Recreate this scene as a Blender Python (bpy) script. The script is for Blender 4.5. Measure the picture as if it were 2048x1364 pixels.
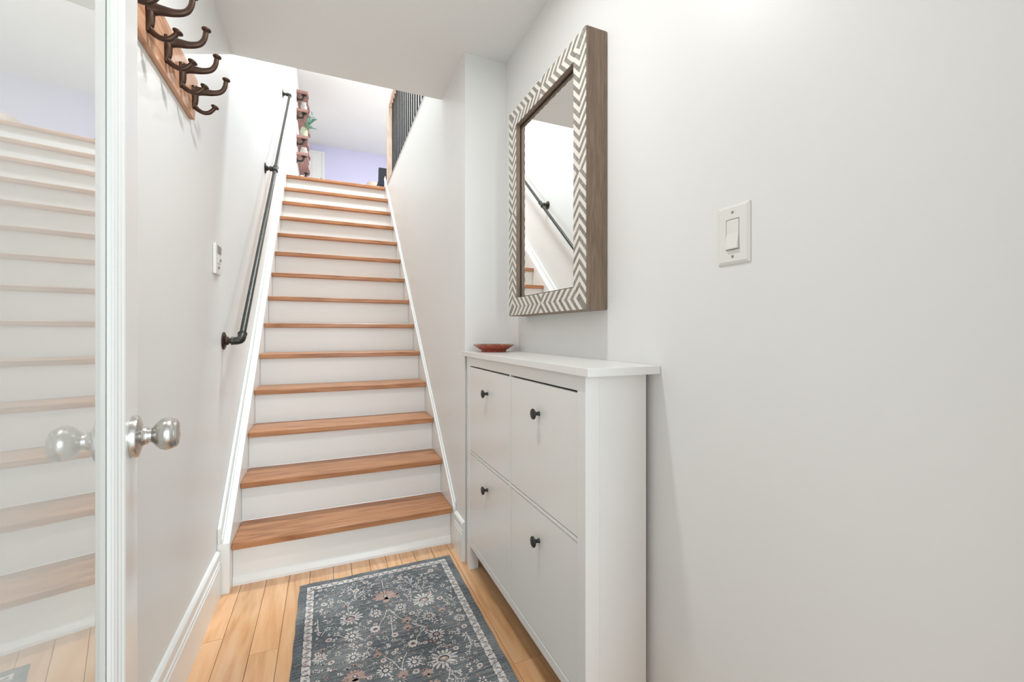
import bpy, bmesh, math, random
from mathutils import Vector, Matrix
random.seed(7)
scene = bpy.context.scene
COL = scene.collection
for _o in list(bpy.data.objects):
    bpy.data.objects.remove(_o)

# ------------------------------------------------------------------ camera
FPX = 860.5
cam_d = bpy.data.cameras.new('camera'); cam = bpy.data.objects.new('camera', cam_d); COL.objects.link(cam)
cam_d.sensor_width = 36.0; cam_d.lens = FPX / 2048 * 36.0
cam_d.shift_y = -17.5 / 2048
cam_d.clip_start = 0.02
cam.location = (0, 0, 1.10)
cam.rotation_euler = (math.radians(90), 0, -math.radians(23.323))
scene.camera = cam

# ------------------------------------------------------------------ light
scene.view_settings.view_transform = 'Standard'
scene.view_settings.look = 'None'
scene.view_settings.gamma = 1.0
scene.view_settings.use_curve_mapping = False
scene.view_settings.exposure = 0.17

world = bpy.data.worlds.new('world'); scene.world = world; world.use_nodes = True
_bg = world.node_tree.nodes['Background']
_bg.inputs['Color'].default_value = (0.98, 0.99, 1.0, 1)
_bg.inputs['Strength'].default_value = 0.85

def area(name, loc, rot, sx, sy, power, col=(1, 1, 1)):
    d = bpy.data.lights.new(name, 'AREA'); d.shape = 'RECTANGLE'; d.size = sx; d.size_y = sy
    d.energy = power; d.color = col
    o = bpy.data.objects.new(name, d); COL.objects.link(o); o.location = loc; o.rotation_euler = rot
    return o
def point(name, loc, power, radius, col=(1, 1, 1)):
    d = bpy.data.lights.new(name, 'POINT'); d.energy = power; d.shadow_soft_size = radius; d.color = col
    o = bpy.data.objects.new(name, d); COL.objects.link(o); o.location = loc
    return o
R = math.radians
# panels standing in for daylight, beyond the open entrance and at the upper window
area('street_daylight_panel', (0.82, -3.2, 1.6), (R(90), 0, R(7)), 1.8, 2.4, 98, (0.82, 0.95, 1.0))  # unseen panel, placed to light the risers and miss the cabinet side
area('upper_window_daylight', (3.12, 6.3, 4.1), (R(90), 0, R(90)), 3.0, 1.6, 44, (1.0, 0.98, 0.96))
# the hall lamp, and two lamps added out of view to brighten upstairs
def disc(name, loc, power, radius, col=(1, 1, 1)):
    d = bpy.data.lights.new(name, 'AREA'); d.shape = 'DISK'; d.size = radius * 2; d.energy = power; d.color = col
    o = bpy.data.objects.new(name, d); COL.objects.link(o); o.location = loc
    return o
disc('hall_lamp_light', (0.13, 1.14, 2.434), 8.3, 0.045, (0.98, 0.985, 0.98))
disc('stair_fill_light', (0.62, 3.2, 5.085), 108, 0.28, (0.84, 0.95, 1.0))  # added lamp, enlarged to soften its light on risers and left wall
disc('upper_fill_light', (1.2, 7.0, 5.144), 68, 0.05, (0.95, 0.97, 1.0))  # added lamp that brightens the far wall and upper ceiling

# ------------------------------------------------------------------ materials
def newmat(name):
    m = bpy.data.materials.new(name); m.use_nodes = True
    nt = m.node_tree; b = nt.nodes['Principled BSDF']
    return m, nt, b
def N(nt, t, **kw):
    n = nt.nodes.new(t)
    for k, v in kw.items():
        setattr(n, k, v)
    return n
def L(nt, a, b):
    nt.links.new(a, b)
def ramp(nt, stops):
    r = N(nt, 'ShaderNodeValToRGB'); e = r.color_ramp.elements
    e[0].position, e[0].color = stops[0][0], (*stops[0][1], 1)
    e[1].position, e[1].color = stops[-1][0], (*stops[-1][1], 1)
    for p, c in stops[1:-1]:
        k = e.new(p); k.color = (*c, 1)
    return r
def srgb(r, g, b):
    f = lambda c: (c / 255 / 12.92) if c / 255 <= 0.04045 else ((c / 255 + 0.055) / 1.055) ** 2.4
    return (f(r), f(g), f(b))
def paint(name, col, rough=0.5, bump=0.02, scale=120, var=0.015, spec=0.5):
    m, nt, b = newmat(name)
    tc = N(nt, 'ShaderNodeTexCoord')
    nz = N(nt, 'ShaderNodeTexNoise'); nz.inputs['Scale'].default_value = scale; nz.inputs['Detail'].default_value = 3
    L(nt, tc.outputs['Object'], nz.inputs['Vector'])
    n2 = N(nt, 'ShaderNodeTexNoise'); n2.inputs['Scale'].default_value = 2.5; n2.inputs['Detail'].default_value = 2
    L(nt, tc.outputs['Object'], n2.inputs['Vector'])
    c0 = tuple(x * (1 - var) for x in col); c1 = tuple(min(1, x * (1 + var)) for x in col)
    rp = ramp(nt, [(0.3, c0), (0.7, c1)]); L(nt, n2.outputs['Fac'], rp.inputs['Fac'])
    L(nt, rp.outputs['Color'], b.inputs['Base Color'])
    bp = N(nt, 'ShaderNodeBump'); bp.inputs['Strength'].default_value = bump; bp.inputs['Distance'].default_value = 0.002
    L(nt, nz.outputs['Fac'], bp.inputs['Height']); L(nt, bp.outputs['Normal'], b.inputs['Normal'])
    b.inputs['Roughness'].default_value = rough
    b.inputs['Specular IOR Level'].default_value = spec
    return m
def wood(name, dark, mid, light, axis, rough=0.35, scale=1.0, knots=False, coat=0.0, tint=0.10):
    m, nt, b = newmat(name)
    tc = N(nt, 'ShaderNodeTexCoord'); oi = N(nt, 'ShaderNodeObjectInfo')
    add = N(nt, 'ShaderNodeVectorMath', operation='MULTIPLY_ADD')
    cmb = N(nt, 'ShaderNodeCombineXYZ')
    for i in range(3): L(nt, oi.outputs['Random'], cmb.inputs[i])
    L(nt, cmb.outputs[0], add.inputs[0]); add.inputs[1].default_value = (7.3, 11.1, 5.7)
    L(nt, tc.outputs['Object'], add.inputs[2])
    mp = N(nt, 'ShaderNodeMapping')
    st = [9, 9, 9]; st[axis] = 0.9
    mp.inputs['Scale'].default_value = [s * scale for s in st]
    L(nt, add.outputs[0], mp.inputs['Vector'])
    n1 = N(nt, 'ShaderNodeTexNoise'); n1.inputs['Scale'].default_value = 1.0; n1.inputs['Detail'].default_value = 3; n1.inputs['Distortion'].default_value = 0.6
    L(nt, mp.outputs[0], n1.inputs['Vector'])
    mu = N(nt, 'ShaderNodeMath', operation='MULTIPLY'); mu.inputs[1].default_value = 7.0
    L(nt, n1.outputs['Fac'], mu.inputs[0])
    fr = N(nt, 'ShaderNodeMath', operation='PINGPONG'); fr.inputs[1].default_value = 0.5
    L(nt, mu.outputs[0], fr.inputs[0])
    n2 = N(nt, 'ShaderNodeTexNoise'); n2.inputs['Scale'].default_value = 9; n2.inputs['Detail'].default_value = 5
    L(nt, mp.outputs[0], n2.inputs['Vector'])
    mx = N(nt, 'ShaderNodeMath', operation='MULTIPLY_ADD'); mx.inputs[1].default_value = 0.75
    L(nt, fr.outputs[0], mx.inputs[0])
    m2 = N(nt, 'ShaderNodeMath', operation='MULTIPLY'); m2.inputs[1].default_value = 0.75
    L(nt, n2.outputs['Fac'], m2.inputs[0]); L(nt, m2.outputs[0], mx.inputs[2])
    rp = ramp(nt, [(0.25, dark), (0.55, mid), (0.85, light)]); L(nt, mx.outputs[0], rp.inputs['Fac'])
    hs = N(nt, 'ShaderNodeHueSaturation')
    mr = N(nt, 'ShaderNodeMapRange'); mr.inputs['To Min'].default_value = 1 - tint; mr.inputs['To Max'].default_value = 1 + tint
    L(nt, oi.outputs['Random'], mr.inputs['Value']); L(nt, mr.outputs[0], hs.inputs['Value'])
    L(nt, rp.outputs['Color'], hs.inputs['Color'])
    out = hs.outputs['Color']
    if knots:
        mk = N(nt, 'ShaderNodeMapping'); sk = [5.5, 5.5, 5.5]; sk[axis] = 2.6; mk.inputs['Scale'].default_value = sk
        L(nt, add.outputs[0], mk.inputs['Vector'])
        vo = N(nt, 'ShaderNodeTexVoronoi'); vo.inputs['Scale'].default_value = 1.0
        L(nt, mk.outputs[0], vo.inputs['Vector'])
        rk = ramp(nt, [(0.04, (1, 1, 1)), (0.09, (0, 0, 0))]); L(nt, vo.outputs['Distance'], rk.inputs['Fac'])
        mc = N(nt, 'ShaderNodeMix', data_type='RGBA'); mc.inputs['B'].default_value = (*srgb(140, 88, 50), 1)
        L(nt, rk.outputs['Color'], mc.inputs['Factor']); L(nt, out, mc.inputs['A']); out = mc.outputs['Result']
    L(nt, out, b.inputs['Base Color'])
    bp = N(nt, 'ShaderNodeBump'); bp.inputs['Strength'].default_value = 0.08; bp.inputs['Distance'].default_value = 0.001
    L(nt, n2.outputs['Fac'], bp.inputs['Height']); L(nt, bp.outputs['Normal'], b.inputs['Normal'])
    b.inputs['Roughness'].default_value = rough
    b.inputs['Coat Weight'].default_value = coat; b.inputs['Coat Roughness'].default_value = 0.12
    return m
def metal(name, col, rough, metallic=1.0, noise=0.12, spec=0.5):
    m, nt, b = newmat(name)
    tc = N(nt, 'ShaderNodeTexCoord'); nz = N(nt, 'ShaderNodeTexNoise'); nz.inputs['Scale'].default_value = 60; nz.inputs['Detail'].default_value = 3
    L(nt, tc.outputs['Object'], nz.inputs['Vector'])
    rp = ramp(nt, [(0.3, tuple(c * (1 - noise) for c in col)), (0.7, tuple(min(1, c * (1 + noise)) for c in col))])
    L(nt, nz.outputs['Fac'], rp.inputs['Fac']); L(nt, rp.outputs['Color'], b.inputs['Base Color'])
    b.inputs['Metallic'].default_value = metallic; b.inputs['Roughness'].default_value = rough
    b.inputs['Specular IOR Level'].default_value = spec
    return m

M_WALL = paint('wall_paint', srgb(238, 238, 236), 0.42, 0.03, 90, 0.008, 0.35)
M_LILAC = paint('lilac_cast_wall', srgb(222, 221, 250), 0.6, 0.02, 90, 0.008, 0.3)  # lilac cast, not paint, put into the white wall's colour
M_CEIL = paint('ceiling_paint', srgb(243, 243, 241), 0.75, 0.03, 90, 0.008, 0.2)
M_TRIM = paint('trim_gloss_white', srgb(243, 243, 241), 0.28, 0.01, 60, 0.006)
M_RISER = paint('riser_white', srgb(240, 240, 238), 0.35, 0.015, 40, 0.01)
M_CAB = paint('cabinet_white_lacquer', srgb(240, 239, 236), 0.26, 0.008, 80, 0.006)
M_GAPSHADE = paint('gap_shade_dark', srgb(40, 38, 36), 0.7, 0.01)  # shade of narrow gaps, put into the colour
M_PLASTIC = paint('switch_white_plastic', srgb(238, 236, 230), 0.3, 0.0)
M_GREYPLASTIC = paint('grey_plastic', srgb(150, 148, 142), 0.4, 0.0)
M_TREAD = wood('oak_tread', srgb(150, 96, 60), srgb(182, 124, 82), srgb(198, 142, 100), 0, 0.4, 1.0, False, 0.08, 0.06)
M_FLOOR = wood('pine_plank', srgb(218, 162, 112), srgb(236, 183, 134), srgb(241, 196, 152), 1, 0.22, 0.8, True, 0.5, 0.07)
M_UPFLOOR = wood('pale_upper_floor', srgb(180, 174, 168), srgb(196, 191, 186), srgb(206, 202, 198), 1, 0.4, 1.0)
M_GAP = paint('plank_gap_dark', srgb(96, 62, 38), 0.8, 0.02)
M_RACK = wood('rack_oak', srgb(166, 116, 84), srgb(204, 154, 120), srgb(218, 172, 140), 1, 0.5, 1.6, False, 0.0, 0.02)
M_MIRWOOD = wood('mirror_frame_wood', srgb(116, 98, 82), srgb(132, 112, 95), srgb(146, 126, 108), 2, 0.5, 2.2, False, 0.0, 0.02)
M_NEWEL = wood('newel_light_oak', srgb(198, 168, 148), srgb(216, 190, 172), srgb(226, 204, 188), 2, 0.45, 1.0, False, 0.0, 0.02)
M_SHELF = wood('shelf_walnut', srgb(128, 88, 80), srgb(164, 122, 112), srgb(180, 140, 130), 1, 0.5, 1.2, False, 0.0, 0.05)
M_IRON = metal('bronzed_iron', srgb(84, 66, 56), 0.42, 0.85, 0.15)
M_PIPE = metal('black_iron_pipe', srgb(62, 62, 58), 0.38, 0.75, 0.2)
M_FLANGE = metal('rusty_flange', srgb(72, 54, 50), 0.5, 0.7, 0.25)
M_STEEL = metal('brushed_nickel', srgb(206, 204, 200), 0.27, 1.0, 0.04)
M_BLACK = metal('black_knob', srgb(38, 40, 38), 0.35, 0.2, 0.1)
M_BALUSTER = metal('black_baluster', srgb(44, 46, 46), 0.45, 0.3, 0.1)
M_MIRROR = metal('mirror_glass', (0.93, 0.94, 0.93), 0.008, 1.0, 0.0)
M_BONE = paint('bone_inlay', srgb(232, 226, 216), 0.35, 0.05, 200, 0.03)
def inlay_grey():
    m, nt, b = newmat('grey_horn_inlay')
    tc = N(nt, 'ShaderNodeTexCoord'); oi = N(nt, 'ShaderNodeObjectInfo')
    nz = N(nt, 'ShaderNodeTexNoise'); nz.inputs['Scale'].default_value = 90; nz.inputs['Detail'].default_value = 4
    L(nt, tc.outputs['Object'], nz.inputs['Vector'])
    rp = ramp(nt, [(0.3, srgb(118, 114, 108)), (0.55, srgb(146, 142, 135)), (0.8, srgb(172, 166, 158))])
    L(nt, nz.outputs['Fac'], rp.inputs['Fac'])
    hs = N(nt, 'ShaderNodeHueSaturation'); mr = N(nt, 'ShaderNodeMapRange'); mr.inputs['To Min'].default_value = 0.85; mr.inputs['To Max'].default_value = 1.12
    L(nt, oi.outputs['Random'], mr.inputs['Value']); L(nt, mr.outputs[0], hs.inputs['Value']); L(nt, rp.outputs['Color'], hs.inputs['Color'])
    L(nt, hs.outputs['Color'], b.inputs['Base Color']); b.inputs['Roughness'].default_value = 0.4
    return m
M_HORN = inlay_grey()
def frosted_pane():
    m, nt, b = newmat('coated_privacy_glass')
    tc = N(nt, 'ShaderNodeTexCoord'); nz = N(nt, 'ShaderNodeTexNoise'); nz.inputs['Scale'].default_value = 3
    L(nt, tc.outputs['Object'], nz.inputs['Vector'])
    rp = ramp(nt, [(0.3, srgb(220, 223, 219)), (0.7, srgb(224, 226, 223))]); L(nt, nz.outputs['Fac'], rp.inputs['Fac'])
    L(nt, rp.outputs['Color'], b.inputs['Base Color'])
    b.inputs['Roughness'].default_value = 0.0; b.inputs['IOR'].default_value = 1.6
    b.inputs['Coat Weight'].default_value = 0.35; b.inputs['Coat Roughness'].default_value = 0.0; b.inputs['Coat IOR'].default_value = 1.5
    return m
M_PANE = frosted_pane()
def fabric(name, cols, streak=True, scale=1.0):
    m, nt, b = newmat(name)
    tc = N(nt, 'ShaderNodeTexCoord')
    mp = N(nt, 'ShaderNodeMapping'); mp.inputs['Scale'].default_value = (9 * scale, 150 * scale, 1)
    L(nt, tc.outputs['Object'], mp.inputs['Vector'])
    n1 = N(nt, 'ShaderNodeTexNoise'); n1.inputs['Scale'].default_value = 1.0; n1.inputs['Detail'].default_value = 3
    L(nt, mp.outputs[0], n1.inputs['Vector'])
    n2 = N(nt, 'ShaderNodeTexNoise'); n2.inputs['Scale'].default_value = 420; n2.inputs['Detail'].default_value = 1
    L(nt, tc.outputs['Object'], n2.inputs['Vector'])
    n3 = N(nt, 'ShaderNodeTexNoise'); n3.inputs['Scale'].default_value = 5; n3.inputs['Detail'].default_value = 3
    L(nt, tc.outputs['Object'], n3.inputs['Vector'])
    a = N(nt, 'ShaderNodeMath', operation='ADD'); L(nt, n1.outputs['Fac'], a.inputs[0]); L(nt, n2.outputs['Fac'], a.inputs[1])
    a2 = N(nt, 'ShaderNodeMath', operation='ADD'); L(nt, a.outputs[0], a2.inputs[0]); L(nt, n3.outputs['Fac'], a2.inputs[1])
    d = N(nt, 'ShaderNodeMath', operation='DIVIDE'); d.inputs[1].default_value = 3.0; L(nt, a2.outputs[0], d.inputs[0])
    rp = ramp(nt, [(0.42, cols[0]), (0.5, cols[1]), (0.58, cols[2])]); L(nt, d.outputs[0], rp.inputs['Fac'])
    L(nt, rp.outputs['Color'], b.inputs['Base Color'])
    bp = N(nt, 'ShaderNodeBump'); bp.inputs['Strength'].default_value = 0.25; bp.inputs['Distance'].default_value = 0.001
    L(nt, n2.outputs['Fac'], bp.inputs['Height']); L(nt, bp.outputs['Normal'], b.inputs['Normal'])
    b.inputs['Roughness'].default_value = 0.95; b.inputs['Specular IOR Level'].default_value = 0.15
    return m
M_RUG = fabric('rug_slate', [srgb(80, 85, 90), srgb(112, 117, 120), srgb(148, 150, 150)])
M_RUGBAND = fabric('rug_ivory', [srgb(186, 178, 175), srgb(216, 210, 207), srgb(232, 228, 225)])
M_RUGPINK = fabric('rug_pink', [srgb(158, 132, 124), srgb(182, 156, 148), srgb(200, 178, 170)])
M_RUGGREY = fabric('rug_palegrey', [srgb(146, 146, 146), srgb(168, 167, 166), srgb(190, 188, 186)])
M_RUGDARK = fabric('rug_charcoal', [srgb(70, 72, 76), srgb(92, 94, 96), srgb(112, 112, 112)])

# ------------------------------------------------------------------ builders
def link(o, parent=None):
    COL.objects.link(o)
    if parent is not None:
        o.parent = parent
        o.matrix_parent_inverse = Matrix.Translation(-Vector(parent.get('_loc', (0, 0, 0))))
    return o
def mesh(name, verts, faces, mat, parent=None, smooth=False, mats=None, midx=None):
    me = bpy.data.meshes.new(name); me.from_pydata([tuple(v) for v in verts], [], faces)
    for mm in (mats or [mat]): me.materials.append(mm)
    if midx:
        me.polygons.foreach_set('material_index', midx)
    if smooth:
        me.polygons.foreach_set('use_smooth', [True] * len(me.polygons))
    me.validate(); me.update()
    return link(bpy.data.objects.new(name, me), parent)
def clean(o, bevel=0.0, seg=2, smooth=None):
    bm = bmesh.new(); bm.from_mesh(o.data)
    bmesh.ops.remove_doubles(bm, verts=bm.verts, dist=1e-6)
    bmesh.ops.recalc_face_normals(bm, faces=bm.faces)
    if bevel > 0:
        es = [e for e in bm.edges if len(e.link_faces) == 2 and e.calc_face_angle(0) > 0.6]
        bmesh.ops.bevel(bm, geom=es, offset=bevel, segments=seg, profile=0.5, affect='EDGES', clamp_overlap=True)
    bm.to_mesh(o.data); bm.free()
    return o
def boxvf(x0, x1, y0, y1, z0, z1, off=0):
    v = [(x0, y0, z0), (x1, y0, z0), (x1, y1, z0), (x0, y1, z0), (x0, y0, z1), (x1, y0, z1), (x1, y1, z1), (x0, y1, z1)]
    f = [(0, 3, 2, 1), (4, 5, 6, 7), (0, 1, 5, 4), (1, 2, 6, 5), (2, 3, 7, 6), (3, 0, 4, 7)]
    return v, [tuple(i + off for i in q) for q in f]
def box(name, x0, x1, y0, y1, z0, z1, mat, parent=None, bevel=0.0, seg=2):
    v, f = boxvf(x0, x1, y0, y1, z0, z1)
    o = mesh(name, v, f, mat, parent)
    if bevel: clean(o, bevel, seg)
    return o
def boxes(name, lst, mat, parent=None, bevel=0.0):
    V, Fc = [], []
    for b in lst:
        v, f = boxvf(*b, off=len(V)); V += v; Fc += f
    o = mesh(name, V, Fc, mat, parent)
    if bevel: clean(o, bevel)
    return o
def prism(name, poly, fn, a0, a1, mat, parent=None, bevel=0.0):
    """poly of (p,q) swept from a0 to a1; fn(p,q,a)->xyz"""
    n = len(poly)
    v = [fn(p, q, a0) for p, q in poly] + [fn(p, q, a1) for p, q in poly]
    f = [tuple(range(n)), tuple(range(n, 2 * n))] + [(i, (i + 1) % n, n + (i + 1) % n, n + i) for i in range(n)]
    o = mesh(name, v, f, mat, parent)
    return clean(o, bevel)
def catmull(pts, k=6):
    P = [Vector(p) for p in pts]; out = []
    for i in range(len(P) - 1):
        p0 = P[max(i - 1, 0)]; p1 = P[i]; p2 = P[i + 1]; p3 = P[min(i + 2, len(P) - 1)]
        for j in range(k):
            t = j / k
            out.append(0.5 * ((2 * p1) + (-p0 + p2) * t + (2 * p0 - 5 * p1 + 4 * p2 - p3) * t * t + (-p0 + 3 * p1 - 3 * p2 + p3) * t ** 3))
    out.append(P[-1]); return out
def tubevf(pts, rad, seg=10, off=0, flat=1.0):
    P = [Vector(p) for p in pts]; n = len(P)
    if not hasattr(rad, '__len__'): rad = [rad] * n
    V, Fc = [], []
    t = (P[1] - P[0]).normalized()
    up = Vector((0, 1, 0)) if abs(t.y) < 0.8 else Vector((1, 0, 0))
    u = t.cross(up).normalized()
    for i in range(n):
        t2 = ((P[min(i + 1, n - 1)] - P[max(i - 1, 0)])).normalized()
        u = (u - t2 * u.dot(t2)).normalized(); w = t2.cross(u)
        for j in range(seg):
            a = 2 * math.pi * j / seg
            V.append(P[i] + (u * math.cos(a) + w * math.sin(a) * flat) * rad[i])
    for i in range(n - 1):
        for j in range(seg):
            a = i * seg + j; b = i * seg + (j + 1) % seg
            Fc.append((off + a, off + b, off + b + seg, off + a + seg))
    Fc.append(tuple(off + j for j in range(seg))); Fc.append(tuple(off + (n - 1) * seg + j for j in range(seg)))
    return V, Fc
def tube(name, pts, rad, mat, parent=None, seg=12, flat=1.0):
    V, Fc = tubevf(pts, rad, seg, 0, flat)
    o = mesh(name, V, Fc, mat, parent, smooth=True); return shade(clean(o))
def shade(o, ang=40):
    o.data.polygons.foreach_set('use_smooth', [True] * len(o.data.polygons))
    try:
        o.data.set_sharp_from_angle(angle=math.radians(ang))
    except Exception:
        pass
    return o
def lathevf(profile, origin, axis, seg=24, off=0):
    o = Vector(origin); a = Vector(axis).normalized()
    u = a.cross(Vector((0, 0, 1)) if abs(a.z) < 0.9 else Vector((1, 0, 0))).normalized(); w = a.cross(u)
    V, Fc = [], []
    for r, h in profile:
        for j in range(seg):
            t = 2 * math.pi * j / seg
            V.append(o + a * h + (u * math.cos(t) + w * math.sin(t)) * max(r, 1e-5))
    m = len(profile)
    for i in range(m - 1):
        for j in range(seg):
            p = i * seg + j; q = i * seg + (j + 1) % seg
            Fc.append((off + p, off + q, off + q + seg, off + p + seg))
    Fc.append(tuple(off + j for j in range(seg))); Fc.append(tuple(off + (m - 1) * seg + j for j in range(seg)))
    return V, Fc
def lathe(name, profile, origin, axis, mat, parent=None, seg=24, ang=40):
    V, Fc = lathevf(profile, origin, axis, seg)
    o = mesh(name, V, Fc, mat, parent, smooth=True); return shade(clean(o), ang)
def thing(name, label, cat, loc, group=None):
    o = bpy.data.objects.new(name, None); COL.objects.link(o)
    o.location = loc; o['_loc'] = loc; o.empty_display_size = 0.05
    o['label'] = label; o['category'] = cat
    if group: o['group'] = group
    return o
def tag(o, label, cat, group=None):
    o['label'] = label; o['category'] = cat
    if group: o['group'] = group
    return o
def struct(o, label=None):
    o['kind'] = 'structure'
    if label: o['label'] = label
    return o

# ------------------------------------------------------------------ dimensions
XL, XR, XS = -0.42, 0.825, 0.61          # left wall, right wall, stair-side wall faces
YP = 1.985                                # pier face
ZC = 2.44; ZU = 2.709; ZT = 5.15          # hall ceiling, upper floor, upper ceiling
YF = 0.10                                 # inner face of the entrance wall
YE = 10.2                                 # far wall upstairs
RISE = 0.1935; RUN = 0.2127; NOSE0 = 2.165
NS = 14
def nose(i): return NOSE0 + (i - 1) * RUN
def noseline(y): return RISE + (y - NOSE0) * RISE / RUN

# ------------------------------------------------------------------ the setting
struct(box('wall_left', XL - 0.1, XL, -0.02, YE, 0, ZT, M_WALL), 'plain white wall running up along the staircase')
struct(box('wall_right', XR, XR + 0.1, -0.02, YP, 0, ZC, M_WALL), 'plain white hallway wall behind mirror and cabinet')
struct(box('wall_stairwell', XS, XR + 0.1, YP, 5.0, 0, ZU - 0.03, M_WALL), 'white wall on the right side of the stairs')
struct(boxes('wall_entrance', [(XL, -0.20, -0.02, YF, 0, ZC), (0.62, XR, -0.02, YF, 0, ZC), (-0.20, 0.62, -0.02, YF, 2.08, ZC)], M_WALL), 'wall around the entrance opening')  # right jamb, out of view, set in to shade the cabinet side
struct(box('wall_far', XL, 3.2, YE, YE + 0.1, ZU, ZT, M_LILAC), 'white wall at the far end upstairs with a lilac cast coloured in')
struct(boxes('wall_upper_right', [(3.2, 3.3, -0.02, 4.8, ZU, ZT), (3.2, 3.3, 7.8, YE, ZU, ZT), (3.2, 3.3, 4.8, 7.8, ZU, ZU + 0.6), (3.2, 3.3, 4.8, 7.8, ZU + 2.2, ZT)], M_WALL), 'white upper room wall with a wide window opening')
struct(box('wall_upper_near', XL, 3.2, -0.12, -0.02, ZU, ZT, M_WALL), 'upper room wall above the entrance')
struct(box('ceiling', XL, 3.3, -0.02, 2.44, ZC, ZC + 0.03, M_CEIL), 'flat hallway ceiling that ends at the stairwell')
struct(box('ceiling_upper', XL - 0.1, 3.3, -0.12, YE + 0.1, ZT, ZT + 0.1, M_CEIL), 'pale ceiling of the upper floor')
struct(boxes('floor_upper', [(XL, 3.2, -0.02, 2.44, ZC + 0.03, ZU), (XS, 3.2, 2.44, 5.0, ZU - 0.03, ZU), (XL, 3.2, 5.17, YE, ZU - 0.2, ZU), (XS, 3.2, 5.0, 5.17, ZU - 0.2, ZU)], M_UPFLOOR), 'upper floor around the stairwell')
w = struct(boxes('window_1', [(3.22, 3.27, 4.8, 7.8, ZU + 0.6, ZU + 0.66), (3.22, 3.27, 4.8, 7.8, ZU + 2.14, ZU + 2.2), (3.22, 3.27, 4.8, 4.86, ZU + 0.66, ZU + 2.14), (3.22, 3.27, 7.74, 7.8, ZU + 0.66, ZU + 2.14), (3.22, 3.27, 6.27, 6.33, ZU + 0.66, ZU + 2.14)], M_TRIM), 'wide white window in the upper room')
struct(box('floor_porch', -2.5, 3.0, -5.0, -0.021, -0.12, -0.05, M_CEIL), 'pale porch slab outside the entrance')
# floor with its planks
fl = struct(box('floor', XL - 0.02, XR + 0.02, -0.02, 2.25, -0.06, -0.006, M_GAP), 'honey coloured plank floor of the hallway')
seams = [XL, -0.341, -0.243, -0.153, -0.068, 0.029, 0.107, 0.189, 0.264, 0.330, 0.398, 0.486, 0.571, 0.675, 0.760, XR]
joints = {0: [0.95, 1.83], 1: [1.2, 2.35], 2: [0.7, 1.70], 3: [1.35], 4: [0.5, 1.9], 5: [1.1], 6: [2.0], 7: [0.9], 8: [1.6], 9: [0.4, 2.1], 10: [1.25], 11: [0.8, 1.95], 12: [1.309], 13: [0.6, 1.75], 14: [1.0]}
g = 0.0007
for i in range(len(seams) - 1):
    ys = [-0.02] + [j for j in joints[i] if j < 2.15] + [2.25]
    for a, b in zip(ys[:-1], ys[1:]):
        dz = random.uniform(-0.0004, 0.0004)
        box('plank', seams[i] + g, seams[i + 1] - g, a + g, b - g, -0.02, dz, M_FLOOR, fl, 0.0009, 1)

# baseboards
def base_profile(h=0.19, d=0.016):
    return [(0, 0), (d, 0), (d, h - 0.062), (d - 0.003, h - 0.058), (d - 0.003, h - 0.052), (d - 0.001, h - 0.046), (d - 0.005, h - 0.042), (d - 0.006, h - 0.022), (d - 0.002, h - 0.016), (d - 0.003, h - 0.008), (d - 0.009, h - 0.002), (0, h)]
struct(prism('baseboard_left', base_profile(), lambda p, q, a: (XL + p, a, q), YF, 2.128, M_TRIM), 'white moulded baseboard along the left wall')
struct(prism('baseboard_stairwell', base_profile(), lambda p, q, a: (XS - p, a, q), YP + 0.001, 2.13, M_TRIM), 'short white moulded baseboard beside the bottom step')

# ------------------------------------------------------------------ staircase
st = thing('staircase', 'straight white staircase with oak treads climbing to the upper floor', 'staircase', (0.11, 2.2, 0))
SX0, SX1 = -0.375, 0.598
for i in range(1, NS + 1):
    z = RISE * i; y0 = nose(i); y1 = nose(i + 1) + 0.034 if i < NS else 5.168
    box('tread', SX0 + 0.001, SX1 - 0.001, y0, y1, z - 0.030, z, M_TREAD, st, 0.005, 3)
    box('riser', SX0 + 0.001, SX1 - 0.001, y0 + 0.036, y0 + 0.052, RISE * (i - 1), z - 0.0302, M_RISER, st)
prism('shoe_moulding', [(0, 0), (0.014, 0), (0.013, 0.012), (0.006, 0.034), (0, 0.038)], lambda p, q, a: (a, nose(1) + 0.036 - p, q), SX0 + 0.001, SX1 - 0.001, M_TRIM, st)
def rake(name, x0, x1, y0, y1, lo, hi, mat, zmin=None, bevel=0.0015):
    # slanted board between noseline+lo and noseline+hi
    pts = [(y0, max(zmin, noseline(y0) + lo) if zmin is not None else noseline(y0) + lo)]
    if zmin is not None:
        yk = NOSE0 + (zmin - lo - RISE) * RUN / RISE
        if yk > y0: pts.append((yk, zmin))
    pts += [(y1, noseline(y1) + lo), (y1, noseline(y1) + hi), (y0, noseline(y0) + hi)]
    return prism(name, pts, lambda p, q, a: (a, p, q), x0, x1, mat, st, bevel)
YB, YT = 2.135, 5.02
rake('skirt_board', XL + 0.0005, SX0, YB, YT, -0.34, 0.045, M_TRIM, 0.0)
rake('skirt_cap', XL + 0.0005, XL + 0.014, YB, YT, 0.0452, 0.110, M_TRIM, None, 0.004)
rake('skirt_bead', XL + 0.0142, XL + 0.022, YB, YT, 0.0452, 0.066, M_TRIM, None, 0.003)
rake('skirt_board', SX1, XS - 0.0005, YB, YT, -0.34, 0.028, M_TRIM, 0.0)
rake('skirt_cap', SX1 - 0.004, XS - 0.0005, YB, YT, 0.0282, 0.044, M_TRIM, None, 0.003)
rake('skirt_bead', SX1 + 0.003, XS - 0.0005, YB, YT, 0.0442, 0.068, M_TRIM, None, 0.003)

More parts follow.
